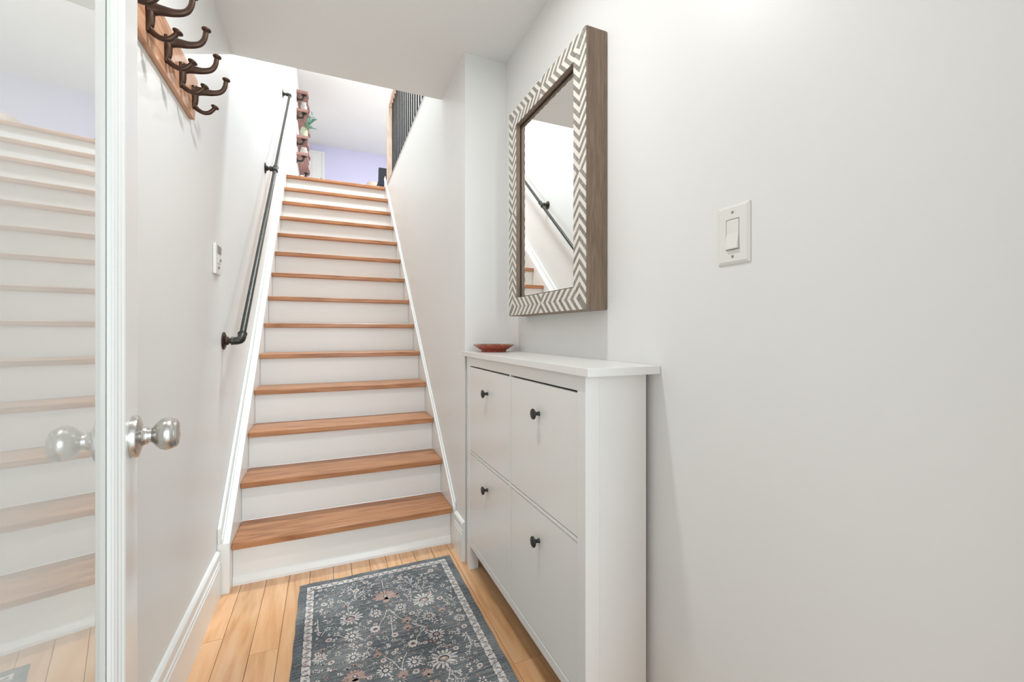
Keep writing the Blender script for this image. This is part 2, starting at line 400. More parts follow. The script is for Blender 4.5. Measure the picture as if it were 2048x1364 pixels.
# ------------------------------------------------------------------ open entrance door (hinged beside the camera)
TH = R(-9.2); DS = (math.sin(TH), math.cos(TH)); DN = (math.cos(TH), -math.sin(TH)); G0 = (-0.321, 0.88)
def D(s, n, z): return (G0[0] + DS[0] * s + DN[0] * n, G0[1] + DS[1] * s + DN[1] * n, z)
S0, S1 = -0.735, 0.137
PW = 0.006         # pane's latch-side edge
PL = -0.62; DF = 0.018
def dprism(name, poly, z0, z1, mat, parent, bevel=0.0):
    return prism(name, poly, lambda p, q, a: D(p, q, a), z0, z1, mat, parent, bevel)
dl = D(S0, 0, 0)
door = thing('door_1', 'open white entrance door with a tall glass pane and a nickel knob', 'door', dl)
door['kind'] = 'structure'
dprism('stile', [(PW, -0.018), (S1, -0.018), (S1, DF), (0.031, DF), (0.031, 0.0005), (PW, 0.0005)], 0.012, 2.05, M_TRIM, door, 0.0010)
dprism('stile', [(S0, -0.018), (PL, -0.018), (PL, 0.0005), (PL - 0.03, 0.0005), (PL - 0.03, DF), (S0, DF)], 0.012, 2.05, M_TRIM, door, 0.0010)
dprism('rail', [(PL, -0.018), (PW, -0.018), (PW, DF), (PL, DF)], 0.012, 0.24, M_TRIM, door)
dprism('rail', [(PL, -0.018), (PW, -0.018), (PW, DF), (PL, DF)], 1.93, 2.05, M_TRIM, door)
mprof = [(0.0308, 0.0006), (0.002, 0.0006), (0.002, 0.0060), (0.0045, 0.0064), (0.0060, 0.0086), (0.0085, 0.0096), (0.0105, 0.0094), (0.0130, 0.0112), (0.0190, 0.0122), (0.0215, 0.0142), (0.0250, 0.0150), (0.0275, 0.0172), (0.0308, 0.0186)]
dprism('glazing_bead', mprof, 0.24, 1.93, M_TRIM, door)
dprism('glazing_bead', [(PL + 0.0 - p + 0.002, q) for p, q in mprof], 0.24, 1.93, M_TRIM, door)
dprism('glass_pane', [(PL, -0.004), (PW, -0.004), (PW, 0), (PL, 0)], 0.24, 1.93, M_PANE, door)
ko = Vector(D(0.087, DF + 0.0002, 0.914)); kn = Vector((DN[0], DN[1], 0))
ksc = lambda pr: [(r * 1.1, h * 0.91) for r, h in pr]
kb = lathe('door_knob', ksc([(0.0095, 0.018), (0.0115, 0.0185), (0.0115, 0.030), (0.0135, 0.032), (0.019, 0.037), (0.0245, 0.044), (0.0268, 0.052), (0.0262, 0.060), (0.0238, 0.0655), (0.0232, 0.066), (0.0236, 0.0668), (0.0225, 0.070), (0.017, 0.0735), (0.0, 0.0745)]), ko, kn, M_STEEL, door, 40, 30)
lathe('rosette', ksc([(0.0335, 0), (0.0335, 0.008), (0.0325, 0.0105), (0.026, 0.013), (0.017, 0.016), (0.0145, 0.021), (0.0143, 0.024), (0.0095, 0.0241)]), ko, kn, M_STEEL, kb, 40, 30)
dprism('latch_plate', [(S1, -0.010), (S1 + 0.0012, -0.010), (S1 + 0.0012, 0.010), (S1, 0.010)], 0.88, 0.945, M_STEEL, door)

# ------------------------------------------------------------------ coat rack
rk = thing('coat_rack', 'oak board coat rack with a row of bronzed iron hooks', 'coat rack', (XL, 1.4, 1.8))
prism('board', [(1.08, 1.811), (1.748, 1.811), (1.786, 1.957), (1.779, 1.963), (1.08, 1.963)], lambda p, q, a: (a, p, q), XL + 0.0005, XL + 0.0145, M_RACK, rk, 0.002)
HX = XL + 0.0150
def hook(y):
    V, Fc = [], []
    def put(pts, rad, seg=10, flat=1.0, k=5):
        P = catmull(pts, k); n = len(P)
        rr = []
        for i in range(n):
            f = i / (n - 1) * (len(rad) - 1); j = min(int(f), len(rad) - 2); rr.append(rad[j] + (rad[j + 1] - rad[j]) * (f - j))
        v, f = tubevf(P, rr, seg, len(V), flat); V.extend(v); Fc.extend(f)
    # base plate, tapering
    b = [(HX, y, 1.828), (HX + 0.004, y, 1.85), (HX + 0.005, y, 1.872), (HX + 0.002, y, 1.898)]
    put(b, [0.0085, 0.010, 0.0115, 0.012])
    # upper arm
    put([(HX + 0.002, y, 1.884), (HX + 0.022, y, 1.8865), (HX + 0.055, y, 1.888), (HX + 0.078, y, 1.897), (HX + 0.089, y, 1.915), (HX + 0.0925, y, 1.938)], [0.019, 0.0135, 0.0095, 0.0080, 0.0070, 0.0065], 10, 0.75)
    v, f = lathevf([(0.0055, 0), (0.007, 0.002), (0.0105, 0.0042), (0.0120, 0.0070), (0.0108, 0.0100), (0.006, 0.0125), (0.0, 0.013)], (HX + 0.0925, y, 1.934), (0.12, 0, 1), 14, len(V)); V.extend(v); Fc.extend(f)
    # web and lower arm
    put([(HX + 0.004, y, 1.879), (HX + 0.0065, y, 1.858), (HX + 0.006, y, 1.842)], [0.012, 0.0095, 0.0080])
    put([(HX + 0.003, y, 1.838), (HX + 0.012, y, 1.826), (HX + 0.028, y, 1.8175), (HX + 0.044, y, 1.820), (HX + 0.056, y, 1.832), (HX + 0.060, y, 1.840)], [0.0078, 0.0072, 0.0066, 0.0064, 0.006, 0.006])
    v, f = lathevf([(0.0055, 0), (0.007, 0.002), (0.0105, 0.0042), (0.0120, 0.0070), (0.0108, 0.0100), (0.006, 0.0125), (0.0, 0.013)], (HX + 0.0585, y, 1.8355), (0.45, 0, 1), 14, len(V)); V.extend(v); Fc.extend(f)
    V = [(v[0], v[1], v[2] + 0.013) for v in V]
    o = mesh('hook', V, Fc, M_IRON, rk, smooth=True)
    return shade(clean(o), 50)
for y in (1.195, 1.327, 1.458, 1.588, 1.721):
    hook(y)

# ------------------------------------------------------------------ pipe handrail
hr = thing('handrail', 'black iron pipe handrail on the white stair wall', 'handrail', (XL, 2.25, 1.06))
SL = 0.9
RX = XL + 0.068
A0 = Vector((RX, 2.255, 1.062)); A1 = Vector((RX, 3.66, 2.320)); A2 = Vector((RX, 5.06, 3.585))
dr = (A2 - A0).normalized()
tube('pipe', [A0 + dr * 0.045, A1 - dr * 0.03], 0.0134, M_PIPE, hr, 16)
tube('pipe', [A1 + dr * 0.03, A2 - dr * 0.04], 0.0134, M_PIPE, hr, 16)
def flange(p):
    o = lathe('flange', [(0.0385, 0.0005), (0.039, 0.004), (0.037, 0.0065), (0.024, 0.0085), (0.019, 0.012), (0.018, 0.020), (0.0125, 0.0205)], (XL, p.y, p.z), (1, 0, 0), M_FLANGE, hr, 28)
    for k in range(4):
        a = math.pi / 4 + k * math.pi / 2
        lathe('screw', [(0.0045, 0.006), (0.0045, 0.0085), (0.002, 0.0095), (0, 0.0095)], (XL, p.y + 0.029 * math.cos(a), p.z + 0.029 * math.sin(a)), (1, 0, 0), M_PIPE, o, 8)
    tube('nipple', [(XL + 0.02, p.y, p.z), (RX - 0.024, p.y, p.z)], 0.0128, M_PIPE, hr, 14)
for p in (A0, A1, A2): flange(p)
def elbow(p, d):
    e = catmull([p + Vector((-0.036, 0, 0)), p + Vector((-0.018, 0, 0)), p + Vector((-0.004, 0, 0)) + d * 0.006, p + d * 0.022, p + d * 0.046], 5)
    n = len(e); r = [0.0175] * n; r[0] = 0.0195; r[1] = 0.0195; r[-1] = 0.0195; r[-2] = 0.0195; r[2] = 0.0175
    tube('elbow', e, r, M_PIPE, hr, 16)
elbow(A0, dr); elbow(A2, -dr)
V, Fc = tubevf([A1 - dr * 0.036, A1 - dr * 0.027, A1 - dr * 0.0265, A1 + dr * 0.0265, A1 + dr * 0.027, A1 + dr * 0.036], [0.0195, 0.0195, 0.0172, 0.0172, 0.0195, 0.0195], 16)
v, f = tubevf([A1 + Vector((-0.036, 0, 0)), A1 + Vector((-0.028, 0, 0)), A1 + Vector((-0.0275, 0, 0)), A1], [0.0195, 0.0195, 0.0172, 0.0172], 16, len(V))
shade(clean(mesh('tee_fitting', V + v, Fc + f, M_PIPE, hr, smooth=True)))

# ------------------------------------------------------------------ switches
sw = thing('light_switch', 'white rocker light switch on the bare right wall', 'light switch', (XR, 0.675, 1.25))
y0, y1, z0, z1 = 0.636, 0.716, 1.250, 1.380; ym = (y0 + y1) / 2; zm = (z0 + z1) / 2
def plate(parent, xw, sgn, y0, y1, z0, z1, hy=0.017, hz=0.034):
    # bevelled plate with a window cut for the rocker
    ym = (y0 + y1) / 2; zm = (z0 + z1) / 2
    def ring(dx, oy, oz): return [(xw + sgn * dx, y0 + oy, z0 + oz), (xw + sgn * dx, y1 - oy, z0 + oz), (xw + sgn * dx, y1 - oy, z1 - oz), (xw + sgn * dx, y0 + oy, z1 - oz)]
    hole = lambda dx: [(xw + sgn * dx, ym - hy, zm - hz), (xw + sgn * dx, ym + hy, zm - hz), (xw + sgn * dx, ym + hy, zm + hz), (xw + sgn * dx, ym - hy, zm + hz)]
    V = ring(0.0003, 0, 0) + ring(0.0025, 0.0, 0.0) + ring(0.0062, 0.006, 0.006) + hole(0.0062) + hole(0.001)
    Fc = []
    for k in range(4):
        for i in range(4):
            a = k * 4 + i; b = k * 4 + (i + 1) % 4; Fc.append((a, b, b + 4, a + 4))
    Fc.append((16, 17, 18, 19))
    o = mesh('plate', V, Fc, M_PLASTIC, parent); return clean(o)
plate(sw, XR, -1, y0, y1, z0, z1)
prism('rocker', [(XR - 0.0012, zm - 0.0325), (XR - 0.0125, zm - 0.0325), (XR - 0.0125, zm - 0.0300), (XR - 0.0068, zm + 0.002), (XR - 0.0066, zm + 0.0325), (XR - 0.0012, zm + 0.0325)], lambda p, q, a: (p, a, q), ym - 0.0152, ym + 0.0152, M_PLASTIC, sw, 0.0006)
for zz in (zm + 0.0485, zm - 0.0485):
    s_ = lathe('screw', [(0.0032, 0), (0.0032, 0.0006), (0.002, 0.0011), (0, 0.0011)], (XR - 0.0062, ym, zz), (-1, 0, 0), M_GREYPLASTIC, sw, 12)
ls = thing('wall_control', 'small white two button wall control left of the handrail', 'light switch', (XL, 2.11, 1.335))
box('plate', XL + 0.0003, XL + 0.012, 2.062, 2.160, 1.338, 1.462, M_PLASTIC, ls, 0.003)
box('display_cover', XL + 0.0121, XL + 0.0145, 2.085, 2.145, 1.425, 1.455, M_GREYPLASTIC, ls, 0.001)
box('slider', XL + 0.0121, XL + 0.0140, 2.090, 2.140, 1.384, 1.416, M_PLASTIC, ls, 0.001)
for zz, yy in ((1.398, 2.124), (1.366, 2.104)):
    lathe('button', [(0.006, 0), (0.006, 0.003), (0.004, 0.004), (0, 0.004)], (XL + 0.0141 if zz > 1.38 else XL + 0.0121, yy, zz), (1, 0, 0), M_GREYPLASTIC, ls, 14)

# ------------------------------------------------------------------ mirror with chevron inlay
MY0, MY1, MZ0, MZ1 = 1.142, 1.760, 1.171, 2.062; MXF = 0.744; FW = 0.077; MXB = XR - 0.0008
mi = thing('wall_mirror', 'rectangular mirror with a chevron inlay frame and brown wooden sides', 'mirror', (XR, 1.45, MZ0))
def frame_ring(name, x0, x1, y0, y1, z0, z1, w, mat, parent, bevel=0.0):
    o_ = [(y0, z0), (y1, z0), (y1, z1), (y0, z1)]; i_ = [(y0 + w, z0 + w), (y1 - w, z0 + w), (y1 - w, z1 - w), (y0 + w, z1 - w)]
    V = [(x0, *p) for p in o_] + [(x0, *p) for p in i_] + [(x1, *p) for p in o_] + [(x1, *p) for p in i_]
    Fc = []
    for i in range(4):
        j = (i + 1) % 4
        Fc += [(i, j, 4 + j, 4 + i), (8 + i, 12 + i, 12 + j, 8 + j), (i, 8 + i, 8 + j, j), (4 + i, 4 + j, 12 + j, 12 + i)]
    return clean(mesh(name, V, Fc, mat, parent), bevel)
frame_ring('frame', MXF + 0.0022, MXB, MY0, MY1, MZ0, MZ1, FW, M_MIRWOOD, mi, 0.003)
box('backing', 0.772, 0.778, MY0 + FW + 0.0002, MY1 - FW - 0.0002, MZ0 + FW + 0.0002, MZ1 - FW - 0.0002, M_GAPSHADE, mi)  # coloured dark so the gap round the pane reads as shade
box('mirror_pane', 0.766, 0.7715, MY0 + FW + 0.004, MY1 - FW - 0.004, MZ0 + FW + 0.004, MZ1 - FW - 0.004, M_MIRROR, mi)
frame_ring('gap_shade', 0.7632, 0.7658, MY0 + FW + 0.0002, MY1 - FW - 0.0002, MZ0 + FW + 0.0002, MZ1 - FW - 0.0002, 0.0045, M_GAPSHADE, mi)  # dark ring added as painted shade at the pane edge
def clip(poly, a, b, c):
    """keep a*x+b*y<=c"""
    out = []
    for i in range(len(poly)):
        p, q = poly[i], poly[(i + 1) % len(poly)]
        dp = a * p[0] + b * p[1] - c; dq = a * q[0] + b * q[1] - c
        if dp <= 0: out.append(p)
        if dp * dq < 0:
            t = dp / (dp - dq); out.append((p[0] + (q[0] - p[0]) * t, p[1] + (q[1] - p[1]) * t))
    return out
def parea(p): return abs(sum(p[i][0] * p[(i + 1) % len(p)][1] - p[(i + 1) % len(p)][0] * p[i][1] for i in range(len(p)))) / 2
def inlay_side(length, npairs, to):
    """strips on a mitred side: s along it (0..length), t from the outer edge (0..FW)"""
    h = FW / 2; half = length / 2; pitch = half / npairs
    e = 0.0016
    for end in (0, 1):
        for k in range(-3, npairs * 2 + 3):
            a = k * pitch / 2; bnd = a + pitch / 2
            for c in (0, 1):
                # chevron points towards the middle of the side
                sl = 1.0
                if c == 0: quad = [(a - sl * h, e if c == 0 else h), (bnd - sl * h, e), (bnd, h), (a, h)]
                else: quad = [(a, h), (bnd, h), (bnd - sl * h, FW - e), (a - sl * h, FW - e)]
                q = clip(quad, 1, 0, half); q = clip(q, -1, 0, -e) if q else q
                if q: q = clip(q, -1, 1, 0)        # mitre: t <= s
                if len(q) < 3 or parea(q) < 6e-6: continue
                if end: q = [(length - s, t) for s, t in q]
                cx = sum(p[0] for p in q) / len(q); cy = sum(p[1] for p in q) / len(q)
                q = [(cx + (s - cx) * 0.985, cy + (t - cy) * 0.985) for s, t in q]
                grey = (k % 2 == 0)
                V = [to(s, t, 0) for s, t in q] + [to(s, t, 1) for s, t in q]; n = len(q)
                Fc = [tuple(range(n)), tuple(range(n, 2 * n))] + [(i, (i + 1) % n, n + (i + 1) % n, n + i) for i in range(n)]
                clean(mesh('grey_strip' if grey else 'bone_strip', V, Fc, M_HORN if grey else M_BONE, mi))
MW, MH = MY1 - MY0, MZ1 - MZ0
fx = lambda k: MXF if k else MXF + 0.0021
inlay_side(MH, 12, lambda s, t, k: (fx(k), MY0 + t, MZ0 + s))
inlay_side(MH, 12, lambda s, t, k: (fx(k), MY1 - t, MZ0 + s))
inlay_side(MW, 8, lambda s, t, k: (fx(k), MY0 + s, MZ0 + t))
inlay_side(MW, 8, lambda s, t, k: (fx(k), MY0 + s, MZ1 - t))

# ------------------------------------------------------------------ shoe cabinet
CX0, CXB = 0.608, 0.808; CY0, CY1 = 0.935, 1.945; CZ = 0.988
cb = thing('shoe_cabinet', 'slim white shoe cabinet with four tip-out fronts and black knobs', 'cabinet', (0.71, 1.44, 0))
box('top', 0.594, XR - 0.001, 0.903, 1.982, CZ, 1.010, M_CAB, cb, 0.0015)
box('side_panel', CX0 + 0.043, CXB, CY0 + 0.007, CY0 + 0.02, 0.06, CZ - 0.0005, M_CAB, cb)
box('side_panel', CX0 + 0.043, CXB, CY1 - 0.02, CY1 - 0.004, 0.06, CZ - 0.0005, M_CAB, cb)
for a, b in ((CY0, CY0 + 0.040), (CY1 - 0.040, CY1)):
    box('leg', CX0, CX0 + 0.0425, a, b, 0.0005, CZ - 0.0005, M_CAB, cb, 0.0012)
FY0, FY1 = CY0 + 0.0402, CY1 - 0.0402
box('rail', CX0 + 0.0006, CX0 + 0.02, FY0, FY1, 0.946, CZ - 0.0005, M_CAB, cb)
box('rail', CX0 + 0.0006, CX0 + 0.02, FY0, FY1, 0.112, 0.142, M_CAB, cb, 0.001)
box('rail', CX0 + 0.0012, CX0 + 0.02, FY0, FY1, 0.5435, 0.5535, M_CAB, cb, 0.0008)
YM = 1.432
box('divider', CX0 + 0.0012, CX0 + 0.0195, YM - 0.0045, YM + 0.0045, 0.1422, 0.5433, M_CAB, cb, 0.0005)
box('divider', CX0 + 0.0012, CX0 + 0.0195, YM - 0.0045, YM + 0.0045, 0.5537, 0.9458, M_CAB, cb, 0.0005)
box('gap_shade_sheet', CX0 + 0.03, CX0 + 0.034, FY0, FY1, 0.115, 0.98, M_GAPSHADE, cb)  # dark sheet close behind the fronts, painted shade for their gaps
for (a, b) in ((FY0, YM - 0.0048), (YM + 0.0048, FY1)):
    for (c, d) in ((0.1445, 0.5405), (0.5565, 0.9395)):
        fr = box('tip_out_front', CX0 + 0.0022, CX0 + 0.0195, a + 0.0015, b - 0.0015, c, d, M_CAB, cb, 0.0015)
        ky = (a + b) / 2; kz = 0.846 if c > 0.5 else 0.449
        lathe('knob', [(0.0075, 0), (0.0065, 0.002), (0.0055, 0.010), (0.006, 0.013), (0.0155, 0.0185), (0.0172, 0.021), (0.016, 0.024), (0.009, 0.0265), (0, 0.027)], (CX0 + 0.0023, ky, kz), (-1, 0, 0), M_BLACK, fr, 24)

# ------------------------------------------------------------------ red dish
def dish_mat():
    m, nt, b = newmat('red_glazed_clay')
    tc = N(nt, 'ShaderNodeTexCoord'); sp = N(nt, 'ShaderNodeSeparateXYZ'); L(nt, tc.outputs['Object'], sp.inputs[0])
    nz = N(nt, 'ShaderNodeTexNoise'); nz.inputs['Scale'].default_value = 160; nz.inputs['Detail'].default_value = 4
    L(nt, tc.outputs['Object'], nz.inputs['Vector'])
    rp = ramp(nt, [(0.35, srgb(150, 62, 46)), (0.62, srgb(182, 88, 66)), (0.72, srgb(206, 150, 110))]); L(nt, nz.outputs['Fac'], rp.inputs['Fac'])
    # painted dark rim with cream dashes
    mr = N(nt, 'ShaderNodeMapRange'); mr.inputs['From Min'].default_value = 1.0412; mr.inputs['From Max'].default_value = 1.0422; L(nt, sp.outputs['Z'], mr.inputs['Value'])
    n2 = N(nt, 'ShaderNodeTexNoise'); n2.inputs['Scale'].default_value = 120
    L(nt, tc.outputs['Object'], n2.inputs['Vector'])
    rim = ramp(nt, [(0.5, srgb(74, 52, 36)), (0.56, srgb(196, 168, 120))]); L(nt, n2.outputs['Fac'], rim.inputs['Fac'])
    mx = N(nt, 'ShaderNodeMix', data_type='RGBA'); L(nt, mr.outputs[0], mx.inputs['Factor']); L(nt, rp.outputs['Color'], mx.inputs['A']); L(nt, rim.outputs['Color'], mx.inputs['B'])
    L(nt, mx.outputs['Result'], b.inputs['Base Color']); b.inputs['Roughness'].default_value = 0.3
    return m
dish = lathe('dish', [(0.056, 0.0), (0.058, 0.004), (0.057, 0.007), (0.066, 0.012), (0.082, 0.022), (0.0945, 0.0315), (0.0955, 0.033), (0.093, 0.0335), (0.080, 0.026), (0.062, 0.015), (0.03, 0.010), (0.0, 0.0095)], (0.712, 1.865, 1.0103), (0, 0, 1), dish_mat(), None, 48)
tag(dish, 'shallow red clay dish on the white cabinet top', 'dish')

# ------------------------------------------------------------------ rug
RX0, RX1, RY0, RY1 = -0.106, 0.555, 0.42, 2.066
RZ = 0.0065
rug = thing('rug', 'slate grey floral runner rug at the foot of the stairs', 'rug', (0.225, 1.3, 0))
def rug_body():
    nx, ny = 34, 80; V = []; Fc = []
    def edge(i, j):
        x = RX0 + (RX1 - RX0) * i / nx; y = RY0 + (RY1 - RY0) * j / ny
        if j == ny: y += 0.004 * math.sin(i * 0.55) * (1 if 1 < i < 12 else 0.25)
        if i in (0, nx): x += 0.0012 * math.sin(j * 0.9)
        return x, y
    for j in range(ny + 1):
        for i in range(nx + 1):
            x, y = edge(i, j)
            edge_d = min(i, nx - i, j, ny - j)
            V.append((x, y, RZ if edge_d > 0 else RZ - 0.0015))
    n = len(V)
    for j in range(ny):
        for i in range(nx):
            a = j * (nx + 1) + i; Fc.append((a, a + 1, a + nx + 2, a + nx + 1))
    rim = [i for i in range(nx + 1)] + [j * (nx + 1) + nx for j in range(1, ny + 1)] + [ny * (nx + 1) + i for i in range(nx - 1, -1, -1)] + [j * (nx + 1) for j in range(ny - 1, 0, -1)]
    for r in rim: V.append((V[r][0], V[r][1], 0.0009))
    m = len(rim)
    for k in range(m): Fc.append((rim[k], n + k, n + (k + 1) % m, rim[(k + 1) % m]))
    Fc.append(tuple(n + k for k in range(m)))
    return clean(mesh('pile', V, Fc, M_RUG, rug, smooth=False))
rug_body()
OB = 0.030; BW = 0.029
class Flat:
    def __init__(s): s.V = []; s.F = []; s.M = []
    def poly(s, pts, z, m):
        o = len(s.V); s.V += [(x, y, z) for x, y in pts]; s.F.append(tuple(range(o, o + len(pts)))); s.M.append(m)
    def line(s, pts, w, z, m):
        P = [Vector((x, y, 0)) for x, y in pts]
        for i in range(len(P) - 1):
            d = (P[i + 1] - P[i])
            if d.length < 1e-6: continue
            d.normalize(); nrm = Vector((-d.y, d.x, 0)) * w / 2
            a, b, c, e = P[i] - nrm, P[i + 1] - nrm, P[i + 1] + nrm, P[i] + nrm
            s.poly([(k.x, k.y) for k in (a, b, c, e)], z, m)
    def ell(s, x, y, a, b, ang, z, m, n=10, jag=0.0):
        ca, sa = math.cos(ang), math.sin(ang); pts = []
        for k in range(n):
            t = 2 * math.pi * k / n; q = 1 + random.uniform(-jag, jag)
            px, py = a * q * math.cos(t), b * q * math.sin(t); pts.append((x + px * ca - py * sa, y + px * sa + py * ca))
        s.poly(pts, z, m)
    def petals(s, x, y, r0, r1, n, wd, z, m, a0=0.0, a1=2 * math.pi, var=0.15):
        for k in range(n):
            t = a0 + (a1 - a0) * (k + 0.5) / n + random.uniform(-0.05, 0.05); rr = r1 * (1 + random.uniform(-var, var)); rm = (r0 + rr) / 2
            s.ell(x + rm * math.cos(t), y + rm * math.sin(t), (rr - r0) / 2, wd, t, z, m, 8, 0.08)
    def build(s, name, mats):
        return mesh(name, s.V, s.F, None, rug, mats=mats, midx=s.M)
RM = [M_RUGBAND, M_RUGPINK, M_RUGGREY, M_RUGDARK, M_RUG]
IV, PK, GR, DK, SLT = range(5)
Z1 = RZ + 0.0003
# ivory border band with a scrolling vine
bd = Flat()
o0, o1 = OB, OB + BW
bx0, bx1, by0, by1 = RX0 + o0, RX1 - o0, RY0 + o0, RY1 - o0
ix0, ix1, iy0, iy1 = RX0 + o1, RX1 - o1, RY0 + o1, RY1 - o1
bd.poly([(bx0, by0), (bx1, by0), (ix1, iy0), (ix0, iy0)], Z1, IV); bd.poly([(bx1, by0), (bx1, by1), (ix1, iy1), (ix1, iy0)], Z1, IV)
bd.poly([(bx1, by1), (bx0, by1), (ix0, iy1), (ix1, iy1)], Z1, IV); bd.poly([(bx0, by1), (bx0, by0), (ix0, iy0), (ix0, iy1)], Z1, IV)
bd.build('border_band', RM)
sc = Flat()
def scroll(p, d, length, nrm):
    n = int(length / 0.021); step = length / n
    for k in range(n):
        c = p + d * (k + 0.5) * step; sg = 1 if k % 2 else -1
        q = c + nrm * sg * 0.003
        sc.ell(q.x, q.y, 0.0048, 0.0056, 0, Z1 + 0.0002, random.choice([PK, GR, GR, IV]), 9, 0.12)
        arc = [q + (d * math.cos(t) * 0.0095 + nrm * sg * math.sin(t) * 0.0105) for t in [math.pi * (0.0 - 0.25 + j / 8 * 1.5) for j in range(9)]]
        sc.line([(v.x, v.y) for v in arc], 0.0022, Z1 + 0.0004, DK)
        e = c - d * step * 0.5 - nrm * sg * 0.006
        sc.ell(e.x, e.y, 0.0035, 0.002, random.uniform(0, 3), Z1 + 0.0003, random.choice([DK, PK, GR]), 7, 0.1)
h = OB + BW / 2
scroll(Vector((RX0 + h, RY0 + h, 0)), Vector((0, 1, 0)), RY1 - RY0 - 2 * h, Vector((1, 0, 0)))
scroll(Vector((RX1 - h, RY0 + h, 0)), Vector((0, 1, 0)), RY1 - RY0 - 2 * h, Vector((1, 0, 0)))
scroll(Vector((RX0 + h, RY1 - h, 0)), Vector((1, 0, 0)), RX1 - RX0 - 2 * h, Vector((0, 1, 0)))
scroll(Vector((RX0 + h, RY0 + h, 0)), Vector((1, 0, 0)), RX1 - RX0 - 2 * h, Vector((0, 1, 0)))
for (xx0, yy0, xx1, yy1) in ((bx0, by0, bx0, by1), (bx1, by0, bx1, by1), (bx0, by1, bx1, by1), (ix0, iy0, ix0, iy1), (ix1, iy0, ix1, iy1), (ix0, iy1, ix1, iy1), (bx0, by0, bx1, by0), (ix0, iy0, ix1, iy0)):
    sc.line([(xx0, yy0), (xx1, yy1)], 0.0012, Z1 + 0.0003, DK)
sc.build('border_scroll', RM)
MOTIFS= [('d',0.175,1.747,0.026),('d',0.27,1.745,0.024),('d',0.085,1.649,0.029),('d',0.268,1.439,0.027),('d',0.176,1.438,0.027),('d',0.083,1.539,0.025),('e',0.362,1.649,0.026),('e',0.365,1.539,0.03),('p',0.083,1.754,0.044),('p',-0.02,1.579,0.024),('p',0.365,1.757,0.048),('p',0.361,1.415,0.045),('p',0.469,1.594,0.034),('k',0.224,1.838,0.05),('k',0.083,1.446,0.04),('k',0.281,1.657,0.023),('k',0.225,1.397,0.02),('k',0.159,1.517,0.017),('k',0.275,1.615,0.021),('k',0.299,1.373,0.021),('k',0.417,1.664,0.018),('s',0.165,1.654,0.021),('s',0.279,1.525,0.021),('t',0.142,1.864,0.012),('t',0.169,1.933,0.012),('t',0.136,1.905,0.013),('t',0.092,1.966,0.012),('t',0.049,1.881,0.012),('t',0.005,1.723,0.011),('t',0.276,1.935,0.013),('t',0.304,1.86,0.012),('t',0.385,1.943,0.014),('t',0.347,1.871,0.013),('t',0.398,1.883,0.013),('t',-0.013,1.825,0.011),('t',0.104,1.49,0.009),('t',0.103,1.87,0.012),('t',0.034,1.681,0.011),('t',0.036,1.577,0.011),('t',0.222,1.703,0.011),('t',0.021,2.088,0.013),('t',0.46,1.826,0.012),('t',0.446,1.719,0.012),('t',0.48,1.795,0.013),('t',0.456,1.36,0.01),('t',0.395,1.303,0.01),('t',0.335,1.693,0.012),('t',0.323,1.675,0.011),('t',0.421,1.799,0.012),('t',0.418,1.388,0.01),('t',0.406,1.592,0.011),('t',0.417,1.527,0.011),('t',0.384,1.94,0.013),('t',0.434,1.918,0.013),('t',0.443,1.407,0.01),('l',0.065,1.935,0.01),('l',0.091,1.92,0.011),('l',0.125,1.822,0.01),('l',0.154,1.822,0.009),('l',0.029,1.838,0.01),('l',-0.035,1.866,0.009),('l',0.192,1.651,0.009),('l',0.237,1.642,0.009),('l',0.247,1.661,0.009),('l',0.204,1.673,0.009),('l',0.132,1.688,0.01),('l',0.105,1.694,0.009),('l',-0.005,1.772,0.01),('l',0.033,1.53,0.008),('l',0.026,1.503,0.009),('l',0.221,1.484,0.008),('l',0.182,1.567,0.009),('l',0.238,1.538,0.009),('l',-0.051,1.95,0.01),('l',0.002,1.99,0.01),('l',0.173,1.698,0.01),('l',0.206,1.582,0.009),('l',0.12,1.704,0.01),('l',0.303,1.825,0.01),('l',0.313,1.908,0.011),('l',0.327,1.829,0.01),('l',0.391,1.852,0.01),('l',0.415,1.834,0.01),('l',0.404,1.61,0.009),('l',0.446,1.646,0.01),('l',0.397,1.568,0.009),('l',0.413,1.498,0.009),('l',0.429,1.46,0.009),('l',0.338,1.36,0.008),('l',0.29,1.389,0.008),('l',0.448,1.304,0.008),('l',0.479,1.32,0.008),('l',0.489,1.717,0.01),('l',0.448,1.77,0.01),('l',0.372,1.986,0.011),('l',0.452,1.887,0.011)]
